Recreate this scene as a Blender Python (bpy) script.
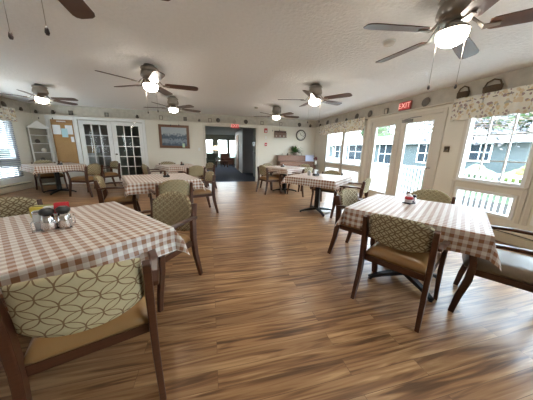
import bpy, bmesh, math, random
from mathutils import Vector, Matrix
random.seed(7)
PI = math.pi
for o in list(bpy.data.objects): bpy.data.objects.remove(o)
SC = bpy.context.scene
COL = SC.collection

# ---------------------------------------------------------------- camera
F, PITCH, ROLL, YAW, H = 217.9, 0.2302, 0.0238, 0.2533, 1.27
L, R, D, CH, REAR = -5.13, 4.17, 8.45, 2.42, -3.2      # left, right, back walls, ceiling, rear wall
fwd = Vector((math.sin(YAW)*math.cos(PITCH), math.cos(YAW)*math.cos(PITCH), -math.sin(PITCH)))
rt = Vector((math.cos(YAW), -math.sin(YAW), 0)); up = rt.cross(fwd)
r2 = rt*math.cos(ROLL) + up*math.sin(ROLL); u2 = -rt*math.sin(ROLL) + up*math.cos(ROLL)
cd = bpy.data.cameras.new('camera'); cam = bpy.data.objects.new('camera', cd); COL.objects.link(cam)
cd.sensor_width = 36; cd.lens = F/533*36; cd.clip_start = 0.02; cd.clip_end = 300
cam.matrix_world = Matrix(((r2.x, u2.x, -fwd.x, 0), (r2.y, u2.y, -fwd.y, 0), (r2.z, u2.z, -fwd.z, H), (0, 0, 0, 1)))
SC.camera = cam
# ---------------------------------------------------------------- world, exposure
SC.view_settings.view_transform = 'Standard'; SC.view_settings.look = 'None'
SC.view_settings.exposure = 1.42; SC.view_settings.gamma = 1
SKY = 8.0
w = bpy.data.worlds.new('sky'); SC.world = w; w.use_nodes = True
nt = w.node_tree; bg = nt.nodes['Background']
tc = nt.nodes.new('ShaderNodeTexCoord'); sep = nt.nodes.new('ShaderNodeSeparateXYZ'); rp = nt.nodes.new('ShaderNodeValToRGB')
nt.links.new(tc.outputs['Generated'], sep.inputs[0]); nt.links.new(sep.outputs['Z'], rp.inputs[0]); nt.links.new(rp.outputs[0], bg.inputs[0])
rp.color_ramp.elements[0].position = 0.0; rp.color_ramp.elements[0].color = (0.90, 0.95, 1, 1)
rp.color_ramp.elements[1].position = 0.5; rp.color_ramp.elements[1].color = (0.62, 0.78, 1, 1)
bg.inputs[1].default_value = SKY
def light(name, kind, loc, energy, color, **kw):
    d = bpy.data.lights.new(name, kind); d.energy = energy; d.color = color
    for k, v in kw.items(): setattr(d, k, v)
    o = bpy.data.objects.new(name, d); o.location = loc; COL.objects.link(o); return o
sun = light('sun', 'SUN', (10, -5, 20), 8.0, (1, 0.95, 0.85), angle=0.02)
sun.rotation_euler = Vector((0.10, 0.62, -0.95)).to_track_quat('-Z', 'Y').to_euler()

# ---------------------------------------------------------------- materials
MATS = {}
class NT:
    def __init__(s, name):
        s.m = bpy.data.materials.new(name); s.m.use_nodes = True; s.t = s.m.node_tree; s.b = s.t.nodes['Principled BSDF']
    def n(s, typ, **kw):
        x = s.t.nodes.new('ShaderNode'+typ)
        for k, v in kw.items(): setattr(x, k, v)
        return x
    def l(s, a, b): s.t.links.new(a, b)
    def math(s, op, a, b=None):
        x = s.n('Math', operation=op)
        for i, v in enumerate((a, b)):
            if v is None: continue
            if isinstance(v, (int, float)): x.inputs[i].default_value = v
            else: s.l(v, x.inputs[i])
        return x.outputs[0]
    def mix(s, f, a, b):
        x = s.n('MixRGB')
        for i, v in ((0, f), (1, a), (2, b)):
            if isinstance(v, (int, float)): x.inputs[i].default_value = v
            elif isinstance(v, tuple): x.inputs[i].default_value = (*v, 1)
            else: s.l(v, x.inputs[i])
        return x.outputs[0]
    def noise(s, scale, vec=None, detail=3):
        x = s.n('TexNoise'); x.inputs['Scale'].default_value = scale; x.inputs['Detail'].default_value = detail
        if vec: s.l(vec, x.inputs['Vector'])
        return x.outputs['Fac']
    def coord(s, which='Object', scale=None):
        o = s.n('TexCoord').outputs[which]
        if scale:
            mp = s.n('Mapping'); mp.inputs['Scale'].default_value = scale; s.l(o, mp.inputs[0]); o = mp.outputs[0]
        return o
    def bump(s, h, strength=.3, dist=.01):
        x = s.n('Bump'); x.inputs['Strength'].default_value = strength; x.inputs['Distance'].default_value = dist
        s.l(h, x.inputs['Height']); s.l(x.outputs[0], s.b.inputs['Normal'])
def mat(name, col, rough=.6, metal=0, var=.08, scale=12, bump=0, emit=0, trans=0, spec=.5):
    """plain colour with gentle procedural variation"""
    if name in MATS: return MATS[name]
    t = NT(name)
    f = t.noise(scale, t.coord())
    c = t.mix(f, tuple(max(0, x*(1-var)) for x in col), tuple(min(1, x*(1+var)) for x in col))
    t.l(c, t.b.inputs['Base Color']); t.b.inputs['Roughness'].default_value = rough; t.b.inputs['Metallic'].default_value = metal
    t.b.inputs['Specular IOR Level'].default_value = spec
    if bump: t.bump(f, bump, .01)
    if emit:
        t.b.inputs['Emission Color'].default_value = (*col, 1); t.b.inputs['Emission Strength'].default_value = emit
    if trans: t.b.inputs['Transmission Weight'].default_value = trans
    MATS[name] = t.m; return t.m
def m_wood(name, a, b, rough=.35, sc=(3, 3, 30)):
    t = NT(name); c = t.coord('Object', sc); f = t.noise(4, c, 5)
    t.l(t.mix(f, a, b), t.b.inputs['Base Color']); t.b.inputs['Roughness'].default_value = rough
    MATS[name] = t.m; return t.m
def m_floor():
    t = NT('plank floor'); c = t.coord('Object')
    br = t.n('TexBrick'); br.offset = .37; br.squash = 1
    br.inputs['Scale'].default_value = 1; br.inputs['Mortar Size'].default_value = .0015; br.inputs['Mortar Smooth'].default_value = .3
    br.inputs['Brick Width'].default_value = 1.2; br.inputs['Row Height'].default_value = .105
    br.inputs['Color1'].default_value = (0, 0, 0, 1); br.inputs['Color2'].default_value = (1, 1, 1, 1); br.inputs['Mortar'].default_value = (.5, .5, .5, 1)
    t.l(c, br.inputs['Vector'])
    rnd = br.outputs['Color']; bw = t.n('RGBToBW'); t.l(rnd, bw.inputs[0])
    off = t.n('CombineXYZ'); t.l(t.math('MULTIPLY', bw.outputs[0], 7.3), off.inputs[0]); t.l(t.math('MULTIPLY', bw.outputs[0], 3.1), off.inputs[2])
    ad = t.n('VectorMath', operation='ADD'); t.l(c, ad.inputs[0]); t.l(off.outputs[0], ad.inputs[1])
    mp = t.n('Mapping'); mp.inputs['Scale'].default_value = (1.0, 16, 1); t.l(ad.outputs[0], mp.inputs[0])
    n1 = t.n('TexNoise'); n1.inputs['Scale'].default_value = 1.5; n1.inputs['Detail'].default_value = 3; n1.inputs['Distortion'].default_value = 1.0; t.l(mp.outputs[0], n1.inputs[0])
    mp2 = t.n('Mapping'); mp2.inputs['Scale'].default_value = (3, 60, 1); t.l(ad.outputs[0], mp2.inputs[0])
    n2 = t.noise(2, mp2.outputs[0], 3)
    r = t.n('ValToRGB'); t.l(n1.outputs['Fac'], r.inputs[0]); e = r.color_ramp.elements
    e[0].position = .33; e[0].color = (.085, .040, .018, 1); e[1].position = .66; e[1].color = (.68, .43, .22, 1)
    for p_, c_ in ((.42, (.24, .11, .046, 1)), (.50, (.41, .22, .10, 1)), (.6, (.52, .31, .15, 1))):
        x = e.new(p_); x.color = c_
    k = t.mix(t.math('MULTIPLY', bw.outputs[0], .45), r.outputs[0], (.19, .088, .038))
    k = t.mix(t.math('MULTIPLY', n2, .25), k, (.48, .29, .15))
    k = t.mix(t.math('MULTIPLY', br.outputs['Fac'], .6), k, (.09, .05, .03))
    t.l(k, t.b.inputs['Base Color'])
    t.l(t.math('ADD', t.math('MULTIPLY', n2, .12), .25), t.b.inputs['Roughness'])
    t.bump(t.math('SUBTRACT', 1.0, br.outputs['Fac']), .15, .002)
    t.b.inputs['Specular IOR Level'].default_value = .4; MATS['floor'] = t.m
def m_ceiling():
    t = NT('textured ceiling'); c = t.coord('Object')
    f = t.noise(26, c, 6); t.l(t.mix(f, (.83, .82, .80), (.91, .90, .885)), t.b.inputs['Base Color']); t.b.inputs['Roughness'].default_value = .85
    t.bump(f, .6, .02); MATS['ceiling'] = t.m
def m_gingham(name, base, stripe, period=.051):
    t = NT(name); uv = t.n('UVMap'); sp = t.n('SeparateXYZ'); t.l(uv.outputs[0], sp.inputs[0])
    def st(o):
        f = t.math('FRACT', t.math('DIVIDE', o, period)); return t.math('GREATER_THAN', f, .5)
    a = st(sp.outputs[0]); b = st(sp.outputs[1])
    s = t.math('MULTIPLY', t.math('ADD', a, b), .5)
    r = t.n('ValToRGB'); t.l(s, r.inputs[0]); e = r.color_ramp.elements
    e[0].position = 0; e[0].color = (*base, 1); e[1].position = 1; e[1].color = (*stripe, 1)
    md = e.new(.5); md.color = (*[(x+y)/2*1.04 for x, y in zip(base, stripe)], 1)
    t.l(r.outputs[0], t.b.inputs['Base Color']); t.b.inputs['Roughness'].default_value = .42
    t.b.inputs['Sheen Weight'].default_value = .1
    t.bump(t.noise(300, uv.outputs[0]), .15, .001); MATS[name] = t.m
def m_petals(name, base, line, sx, sz, width=.05, diag=True):
    """interlaced circles woven on upholstery, in the pad's own x-z plane"""
    t = NT(name); o = t.coord('Object'); sp = t.n('SeparateXYZ'); t.l(o, sp.inputs[0])
    u = t.math('DIVIDE', sp.outputs[0], sx); v = t.math('DIVIDE', sp.outputs[2], sz)
    if diag: u, v = t.math('ADD', u, v), t.math('SUBTRACT', u, v)
    fu, fv = t.math('FRACT', t.math('ADD', u, 50.0)), t.math('FRACT', t.math('ADD', v, 50.0))
    best = None
    for cx in (0, 1):
        for cy in (0, 1):
            du = t.math('SUBTRACT', fu, cx); dv = t.math('SUBTRACT', fv, cy)
            d = t.math('SQRT', t.math('ADD', t.math('MULTIPLY', du, du), t.math('MULTIPLY', dv, dv)))
            q = t.math('ABSOLUTE', t.math('SUBTRACT', d, .7071))
            best = q if best is None else t.math('MINIMUM', best, q)
    ln = t.math('LESS_THAN', best, width)
    n = t.noise(60, o)
    c = t.mix(ln, t.mix(n, tuple(x*.9 for x in base), tuple(x*1.08 for x in base)), line)
    t.l(c, t.b.inputs['Base Color']); t.b.inputs['Roughness'].default_value = .75
    t.bump(t.noise(400, o), .2, .001); MATS[name] = t.m
def m_floral():
    t = NT('floral valance fabric'); o = t.coord('Object')
    v = t.n('TexVoronoi'); v.inputs['Scale'].default_value = 27; t.l(o, v.inputs['Vector'])
    hs = t.n('SeparateColor'); t.l(v.outputs['Color'], hs.inputs[0])
    r = t.n('ValToRGB'); r.color_ramp.interpolation = 'CONSTANT'; t.l(hs.outputs[0], r.inputs[0]); e = r.color_ramp.elements
    e[0].position = 0; e[0].color = (.80, .76, .66, 1); e[1].position = .86; e[1].color = (.30, .19, .20, 1)
    for p_, c_ in ((.34, (.62, .47, .24, 1)), (.5, (.78, .75, .70, 1)), (.64, (.42, .42, .38, 1)), (.74, (.70, .55, .36, 1))):
        x = e.new(p_); x.color = c_
    k = t.math('LESS_THAN', v.outputs['Distance'], .62)
    c = t.mix(k, (.80, .77, .69), r.outputs[0])
    c = t.mix(t.math('MULTIPLY', t.noise(45, o), .35), c, (.76, .72, .63))
    t.l(c, t.b.inputs['Base Color']); t.b.inputs['Roughness'].default_value = .8; t.b.inputs['Subsurface Weight'].default_value = 0
    MATS['floral'] = t.m
def m_siding(name, col, pitch=.12):
    t = NT(name); o = t.coord('Object'); sp = t.n('SeparateXYZ'); t.l(o, sp.inputs[0])
    f = t.math('FRACT', t.math('DIVIDE', sp.outputs[2], pitch))
    c = t.mix(t.math('LESS_THAN', f, .1), col, tuple(x*.75 for x in col)); t.l(c, t.b.inputs['Base Color'])
    t.b.inputs['Roughness'].default_value = .6; t.bump(f, .4, .01); t.b.inputs['Specular IOR Level'].default_value = .1; MATS[name] = t.m
def m_leaf(name, a, b, scale=6):
    t = NT(name); f = t.noise(scale, t.coord(), 5); t.l(t.mix(f, a, b), t.b.inputs['Base Color']); t.b.inputs['Roughness'].default_value = .7; MATS[name] = t.m
def m_glass():
    m = bpy.data.materials.new('window glass'); m.use_nodes = True; t = m.node_tree; t.nodes.clear()
    o = t.nodes.new('ShaderNodeOutputMaterial'); mx = t.nodes.new('ShaderNodeMixShader'); tr = t.nodes.new('ShaderNodeBsdfTransparent')
    gl = t.nodes.new('ShaderNodeBsdfGlossy'); gl.inputs['Roughness'].default_value = .01; fr = t.nodes.new('ShaderNodeFresnel'); fr.inputs[0].default_value = 1.45
    tr.inputs[0].default_value = (.95, .98, .97, 1)
    ge = t.nodes.new('ShaderNodeNewGeometry'); m1 = t.nodes.new('ShaderNodeMath'); m1.operation = 'SUBTRACT'; m1.inputs[0].default_value = 1; t.links.new(ge.outputs['Backfacing'], m1.inputs[1])
    m2 = t.nodes.new('ShaderNodeMath'); m2.operation = 'MULTIPLY'; t.links.new(fr.outputs[0], m2.inputs[0]); t.links.new(m1.outputs[0], m2.inputs[1])
    t.links.new(m2.outputs[0], mx.inputs[0]); t.links.new(tr.outputs[0], mx.inputs[1]); t.links.new(gl.outputs[0], mx.inputs[2]); t.links.new(mx.outputs[0], o.inputs[0])
    MATS['glass'] = m
m_floor(); m_ceiling(); m_floral(); m_glass()
m_gingham('gingham', (.74, .71, .67), (.31, .145, .075))
m_petals('petal fabric', (.50, .43, .26), (.20, .12, .055), .125, .085, .032)
m_petals('leaf fabric', (.46, .41, .27), (.17, .12, .06), .075, .06, .09)
m_petals('olive fabric', (.43, .38, .235), (.20, .15, .075), .06, .05, .08)
m_siding('blue siding', (.078, .092, .092)); m_siding('grey siding', (.075, .085, .085))
m_leaf('tree green', (.008, .022, .005), (.04, .075, .018)); m_leaf('lime green', (.07, .10, .012), (.15, .19, .035), 9); m_leaf('plant green', (.015, .07, .01), (.08, .2, .04), 20)
m_leaf('grass green', (.018, .035, .009), (.03, .05, .015), 3)
WALL = mat('wall paint', (.75, .71, .62), .7, var=.02, scale=3)
TRIM = mat('trim paint', (.66, .61, .53), .45, var=.02)
WHITE = mat('white paint', (.80, .80, .78), .4, var=.02)
BORDER = mat('wallpaper border', (.54, .50, .43), .7, var=.25, scale=9)
CHWOOD = m_wood('chair wood', (.045, .016, .008), (.10, .036, .017), .28)
VINYL = mat('tan vinyl', (.30, .165, .062), .30, var=.06, bump=.05)
VINYL_SKYLIT = mat('skylit tan vinyl', (.20, .15, .10), .35, var=.05)  # same tan vinyl, with the sky reflection painted into its colour
BLACK = mat('black metal', (.014, .014, .016), .3, .3, var=.1)
PEWTER = mat('pewter metal', (.30, .27, .24), .28, .9, var=.1)
CHROME = mat('chrome', (.72, .72, .74), .12, 1, var=.03)
FANWOOD = m_wood('fan blade wood', (.055, .024, .015), (.11, .050, .032), .3, (2, 2, 2))
HEATER = mat('heater enamel', (.62, .55, .42), .4, var=.03)
SLOT_SHADE = mat('painted slot shade', (.02, .018, .016), .8)  # near-black colour for the shade inside the heater slots
TABLETOP = m_wood('table laminate', (.30, .17, .09), (.42, .26, .15), .35)

# ---------------------------------------------------------------- mesh helpers
class MB:
    def __init__(s): s.b = bmesh.new(); s.uv = None
    def box(s, x0, x1, y0, y1, z0, z1, M=None):
        v = [s.b.verts.new(Vector((x, y, z))) for x in (x0, x1) for y in (y0, y1) for z in (z0, z1)]
        if M:
            for q in v: q.co = M @ q.co
        for f in ((0, 1, 3, 2), (4, 6, 7, 5), (0, 4, 5, 1), (2, 3, 7, 6), (0, 2, 6, 4), (1, 5, 7, 3)): s.b.faces.new([v[i] for i in f])
        return s
    def lathe(s, prof, c=(0, 0, 0), n=24, M=None):
        rings = []
        for (r, z) in prof:
            rings.append([s.b.verts.new((c[0]+r*math.cos(2*PI*k/n), c[1]+r*math.sin(2*PI*k/n), c[2]+z)) for k in range(n)])
        for a, b in zip(rings, rings[1:]):
            for k in range(n):
                s.b.faces.new((a[k], a[(k+1) % n], b[(k+1) % n], b[k])).smooth = True
        for rg, fl in ((rings[0], True), (rings[-1], False)):
            s.b.faces.new(rg[::-1] if fl else rg)
        if M:
            for rg in rings:
                for q in rg: q.co = M @ q.co
        return s
    def sweep(s, path, wd, th=None, ref=(1, 0, 0), n=4, smooth=False):
        """tube of n-gon section along path; wd along ref, th across"""
        P = [Vector(p) for p in path]; rings = []
        ws = wd if isinstance(wd, (list, tuple)) else [wd]*len(P)
        ths = th if isinstance(th, (list, tuple)) else [th if th is not None else None]*len(P)
        for i, p in enumerate(P):
            t = (P[min(i+1, len(P)-1)]-P[max(i-1, 0)]).normalized()
            a = Vector(ref); a = (a - t*a.dot(t))
            if a.length < 1e-3: a = Vector((0, 1, 0)); a = a-t*a.dot(t)
            a.normalize(); b = t.cross(a); hw = ws[i]/2; ht = (ths[i] if ths[i] is not None else ws[i])/2
            if n == 4: cs = [(-1, -1), (1, -1), (1, 1), (-1, 1)]
            else: cs = [(math.cos(2*PI*k/n), math.sin(2*PI*k/n)) for k in range(n)]
            rings.append([s.b.verts.new(p+a*hw*x+b*ht*y) for x, y in cs])
        for A, B in zip(rings, rings[1:]):
            for k in range(n):
                f = s.b.faces.new((A[k], A[(k+1) % n], B[(k+1) % n], B[k])); f.smooth = smooth or n > 4
        s.b.faces.new(rings[0][::-1]); s.b.faces.new(rings[-1]); return s
    def prism(s, pts, y0, y1, axis='y'):
        def mk(a, b, t): return (a, t, b) if axis == 'y' else ((t, a, b) if axis == 'x' else (a, b, t))
        A = [s.b.verts.new(mk(a, b, y0)) for a, b in pts]; B = [s.b.verts.new(mk(a, b, y1)) for a, b in pts]
        s.b.faces.new(A); s.b.faces.new(B[::-1]); n = len(A)
        for k in range(n): s.b.faces.new((A[k], B[k], B[(k+1) % n], A[(k+1) % n]))
        return s
    def sphere(s, c, r, sx=1, sy=1, sz=1, sub=2, jit=0):
        g = bmesh.ops.create_icosphere(s.b, subdivisions=sub, radius=r)
        for q in g['verts']:
            j = 1+random.uniform(-jit, jit); q.co = Vector((c[0]+q.co.x*sx*j, c[1]+q.co.y*sy*j, c[2]+q.co.z*sz*j))
        for f in {f for q in g['verts'] for f in q.link_faces}: f.smooth = True
        return s
    def quad(s, *p):
        s.b.faces.new([s.b.verts.new(q) for q in p]); return s
    def build(s, name, m, parent=None, bevel=0, loc=None, seg=2):
        bmesh.ops.recalc_face_normals(s.b, faces=s.b.faces)
        me = bpy.data.meshes.new(name); s.b.to_mesh(me); s.b.free(); me.materials.append(m)
        o = bpy.data.objects.new(name, me); COL.objects.link(o)
        if parent: o.parent = parent
        if loc: o.location = loc
        if bevel:
            b = o.modifiers.new('bevel', 'BEVEL'); b.width = bevel; b.segments = seg; b.limit_method = 'ANGLE'; b.harden_normals = False
        return o
def tag(o, label, cat, group=None):
    o['label'] = label; o['category'] = cat
    if group: o['group'] = group
    return o
def thing(name, label, cat, loc=(0, 0, 0), rz=0, group=None):
    o = bpy.data.objects.new(name, None); o.empty_display_size = .1; COL.objects.link(o); o.location = loc; o.rotation_euler = (0, 0, rz)
    return tag(o, label, cat, group)
def struct(o): o['kind'] = 'structure'; return o
def dup(o, parent=None, loc=None, rz=None, label=None, group=None):
    c = o.copy(); COL.objects.link(c)
    if parent: c.parent = parent
    if loc is not None: c.location = loc
    if rz is not None: c.rotation_euler = (0, 0, rz)
    if label: c['label'] = label
    if group: c['group'] = group
    for ch in list(o.children): dup(ch, c)
    return c

# ---------------------------------------------------------------- room shell
struct(MB().box(L, R, REAR, D+.001, -.06, 0).build('floor', MATS['floor']))
struct(MB().box(L-.15, R+.15, REAR-.15, D+.15, CH, CH+.1).build('ceiling', MATS['ceiling']))
def wall(name, axis, a0, a1, t0, t1, holes, m=WALL, top=CH):
    """wall along axis 'x' or 'y' from a0..a1, thickness t0..t1, holes (b0,b1,z0,z1)"""
    xs = sorted({a0, a1, *[h[0] for h in holes], *[h[1] for h in holes]}); zs = sorted({0, top, *[h[2] for h in holes], *[h[3] for h in holes]})
    mb = MB()
    for x0, x1 in zip(xs, xs[1:]):
        for z0, z1 in zip(zs, zs[1:]):
            cx, cz = (x0+x1)/2, (z0+z1)/2
            if any(h[0] < cx < h[1] and h[2] < cz < h[3] for h in holes): continue
            if axis == 'y': mb.box(t0, t1, x0, x1, z0, z1)
            else: mb.box(x0, x1, t0, t1, z0, z1)
    bmesh.ops.remove_doubles(mb.b, verts=mb.b.verts, dist=1e-5)
    return struct(mb.build(name, m))
WT = .12
# right wall openings: three window units, double doors, far window pair
UN = [(1.99, 2.87), (.98, 1.86), (-.03, .85)]
FARW = [(6.46, 7.46), (5.42, 6.38)]
DOORR = (3.32, 5.17, 0.0, 2.0)
DAYLIGHT_GLASS = [(-2.95, -1.1)]  # unseen large glazing, added behind the camera to let in more daylight
holesR = [(a, b, .83, 1.95) for a, b in UN+FARW]+[(a+.03, b-.03, .35, .71) for a, b in UN+FARW]+[DOORR]+[(a, b, .05, 2.05) for a, b in DAYLIGHT_GLASS]
wall('wall_right', 'y', REAR, D, R, R+WT, holesR)
LW = [(6.62, 7.56), (5.5, 6.5), (4.4, 5.4), (3.3, 4.3), (.5, 1.5), (-.6, .4)]
holesL = [(a, b, .83, 1.95) for a, b in LW]+[(a+.03, b-.03, .35, .71) for a, b in LW]
wall('wall_left', 'y', REAR, D, L-WT, L, holesL)
OP = (-.14, 1.72, 0, 2.02); FD = (-4.00, -2.16, 0, 2.03)
wall('wall_back', 'x', L-WT, R+WT, D, D+WT, [OP, FD])
wall('wall_rear', 'x', L-WT, R+WT, REAR-WT, REAR, [])
# wallpaper border band above the plate rail, rail, baseboards
for nm, bx in (('trim_1', (L+.004, R-.004, D-.006, D-.001, 2.15, CH)), ('trim_2', (R-.006, R-.001, REAR, D-.006, 2.15, CH)), ('trim_3', (L+.001, L+.006, REAR, D-.006, 2.15, CH))):
    struct(MB().box(*bx).build(nm, BORDER))
for nm, bx in (('trim_4', (L+.09, R-.09, D-.085, D-.001, 2.125, 2.145)), ('trim_5', (R-.085, R-.001, REAR, D-.001, 2.125, 2.145)), ('trim_6', (L+.001, L+.085, REAR, D-.001, 2.125, 2.145))):
    struct(MB().box(*bx).build(nm, TRIM, bevel=.004))
bbm = MB().box(L, -4.75, D-.015, D-.001, 0, .09).box(-2.04, OP[0]-.09, D-.015, D-.001, 0, .09).box(OP[1]+.09, R, D-.015, D-.001, 0, .09)
struct(bbm.build('baseboard_back', TRIM))

def window_unit(idx, side, a, b, blinds=False, lite=True):
    """tall sash with divided lites over a low awning pane; frame, panes and grille, in the wall at x=side"""
    s = 1 if side == R else -1
    X0, X1 = (side-.02, side+.07) if s > 0 else (side-.07, side+.02)
    f = MB(); fw = .045
    for (y0, y1, z0, z1) in ((a, b, .83, 1.95), (a+.03, b-.03, .35, .71)):
        f.box(X0, X1, y0, y0+fw, z0, z1).box(X0, X1, y1-fw, y1, z0, z1).box(X0, X1, y0+fw, y1-fw, z0, z0+fw).box(X0, X1, y0+fw, y1-fw, z1-fw, z1)
    o = struct(f.build('window_%d' % idx, WHITE, bevel=.004))
    g = MB().box(side+s*.03, side+s*.034, a+fw, b-fw, .83+fw, 1.95-fw).build('pane', MATS['glass'], o)
    g = MB().box(side+s*.03, side+s*.034, a+.03+fw, b-.03-fw, .35+fw, .71-fw).build('pane', MATS['glass'], o)
    if lite:
        q = MB(); w_ = (b-a)/3
        for k in (1, 2): q.box(side+s*.02, side+s*.044, a+k*w_-.009, a+k*w_+.009, .83+fw, 1.95-fw)
        for z in (1.17, 1.56): q.box(side+s*.021, side+s*.043, a+fw, b-fw, z-.009, z+.009)
        q.build('grille', WHITE, o)
    sl = MB().box(*((side-.05, side-.0) if s > 0 else (side, side+.05)), a-.04, b+.04, .795, .83).build('sill', TRIM, o, .004)
    c = MB(); cx = (side-.018, side-.001) if s > 0 else (side+.001, side+.018)
    c.box(*cx, a-.05, a, .795-.47, 1.99).box(*cx, b, b+.05, .795-.47, 1.99).box(*cx, a, b, 1.95, 1.99)
    c.build('casing', TRIM, o, .003)
    return o
n = 1
for k_, (a, b) in enumerate(DAYLIGHT_GLASS):
    f_ = MB().box(R, R+.06, a, a+.06, .05, 2.05).box(R, R+.06, b-.06, b, .05, 2.05).box(R, R+.06, a+.06, b-.06, .05, .12).box(R, R+.06, a+.06, b-.06, 1.98, 2.05)
    o_ = struct(f_.build('window_%d' % (20+k_), WHITE)); MB().box(R+.03, R+.034, a+.06, b-.06, .12, 1.98).build('pane', MATS['glass'], o_)  # frame and pane of the added daylight opening, out of view
for a, b in UN: window_unit(n, R, a, b); n += 1
for a, b in FARW: window_unit(n, R, a, b, lite=False); n += 1
for a, b in LW:
    window_unit(n, L, a, b, lite=False); n += 1
    bl = thing('window_blind', 'white slatted blind in the %s window of the left wall' % {7.56: 'farthest', 6.5: 'second farthest', 5.4: 'third farthest', 4.3: 'fourth farthest', 1.5: 'second nearest', .4: 'nearest'}[b], 'blind', (L+.085, (a+b)/2, 0), 0, 'blinds on the left wall')
    MB().box(-.02, .02, a-(a+b)/2+.03, b-(a+b)/2-.03, 1.93, 1.975).build('head_rail', WHITE, bl)
    q = MB()
    for k in range(30):
        z = .40+k*.0505; M = Matrix.Translation((0, 0, z)) @ Matrix.Rotation(math.radians(-52), 4, 'Y')
        q.box(-.027, .027, a-(a+b)/2+.03, b-(a+b)/2-.03, -.0008, .0008, M)
    q.build('slats', mat('pale grey slats', (.27, .28, .30), .5), bl)
    MB().box(-.014, .014, a-(a+b)/2+.03, b-(a+b)/2-.03, .35, .375).build('bottom_rail', WHITE, bl)

# exterior double doors in the right wall
def glazed_leaf(idx, y0, y1, hinge, m=TRIM):
    st = .16; o = MB(); X0, X1 = R-.0, R+.045
    g = (y0+.155, y1-.155, .27, 1.87)
    o.box(X0, X1, y0, g[0], .01, 1.999).box(X0, X1, g[1], y1, .01, 1.999).box(X0, X1, g[0], g[1], .01, g[2]).box(X0, X1, g[0], g[1], g[3], 1.999)
    d = struct(o.build('door_%d' % idx, m, bevel=.003))
    MB().box(R+.02, R+.026, g[0], g[1], g[2], g[3]).build('pane', MATS['glass'], d)
    bd = MB(); k = .022; x0 = R-.006
    bd.box(x0, X0, g[0]-k, g[0], g[2]-k, g[3]+k).box(x0, X0, g[1], g[1]+k, g[2]-k, g[3]+k).box(x0, X0, g[0], g[1], g[2]-k, g[2]).box(x0, X0, g[0], g[1], g[3], g[3]+k)
    bd.build('glass_stop', WHITE, d, .003)
    return d
ym = (DOORR[0]+DOORR[1])/2
dl = glazed_leaf(1, ym+.004, DOORR[1]-.01, 1); dr = glazed_leaf(2, DOORR[0]+.01, ym-.004, -1)
h = MB().lathe([(.02, 0), (.02, .01), (.008, .015), (.008, .05), (.025, .055), (.028, .07), (.02, .085), (.001, .088)], n=16, M=Matrix.Translation((R, DOORR[0]+.08, .98)) @ Matrix.Rotation(-PI/2, 4, 'Y'))
h.build('door_handle', CHROME, dr)
MB().box(R-.05, R-.002, ym-.30, ym-.06, 1.90, 1.955).sweep([(R-.03, ym-.1, 1.955), (R-.09, ym-.35, 1.97), (R-.02, ym-.5, 1.98)], .015, .01, ref=(0, 0, 1)).build('door_closer', mat('grey metal', (.22, .21, .2), .4, .6), dr, .004)
fr = MB(); x0, x1 = R-.022, R-.001
fr.box(x0, x1, DOORR[0]-.075, DOORR[0], 0, 2.075).box(x0, x1, DOORR[1], DOORR[1]+.075, 0, 2.075).box(x0, x1, DOORR[0], DOORR[1], 2.0, 2.075)
struct(fr.build('trim_7', TRIM, bevel=.004))
struct(MB().box(R, R+.12, DOORR[0], DOORR[1], -.01, .01).build('trim_8', mat('threshold metal', (.4, .38, .35), .4, .7)))

# interior french doors in the back wall (15 lites each)
def french_leaf(idx, x0, x1):
    o = MB(); Y0, Y1 = D+.005, D+.045; gx0, gx1, gz0, gz1 = x0+.125, x1-.125, .25, 1.90
    o.box(x0, gx0, Y0, Y1, .01, 2.015).box(gx1, x1, Y0, Y1, .01, 2.015).box(gx0, gx1, Y0, Y1, .01, gz0).box(gx0, gx1, Y0, Y1, gz1, 2.015)
    d = struct(o.build('door_%d' % idx, WHITE, bevel=.003))
    mu = MB()
    for k in (1, 2): xx = gx0+(gx1-gx0)*k/3; mu.box(xx-.012, xx+.012, Y0+.002, Y1-.002, gz0, gz1)
    for k in (1, 2, 3, 4): zz = gz0+(gz1-gz0)*k/5; mu.box(gx0, gx1, Y0+.003, Y1-.003, zz-.012, zz+.012)
    mu.build('muntins', WHITE, d)
    MB().box(gx0, gx1, D+.022, D+.026, gz0, gz1).build('pane', MATS['glass'], d)
    return d
xm = (FD[0]+FD[1])/2
a_ = french_leaf(3, FD[0]+.01, xm-.003); b_ = french_leaf(4, xm+.003, FD[1]-.01)
MB().lathe([(.02, 0), (.02, .01), (.009, .015), (.009, .04), (.025, .05), (.025, .06), (.001, .068)], n=16, M=Matrix.Translation((xm+.06, D+.005, .98)) @ Matrix.Rotation(PI/2, 4, 'X')).build('door_handle', PEWTER, b_)
fr = MB(); y0, y1 = D-.022, D-.001
fr.box(FD[0]-.085, FD[0], y0, y1, 0, 2.11).box(FD[1], FD[1]+.085, y0, y1, 0, 2.11).box(FD[0], FD[1], y0, y1, 2.03, 2.11)
struct(fr.build('trim_9', WHITE, bevel=.004))
fr = MB(); fr.box(OP[0]-.085, OP[0], y0, y1, 0, 2.10).box(OP[1], OP[1]+.085, y0, y1, 0, 2.10).box(OP[0], OP[1], y0, y1, 2.02, 2.10)
struct(fr.build('trim_10', TRIM, bevel=.004))

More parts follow.
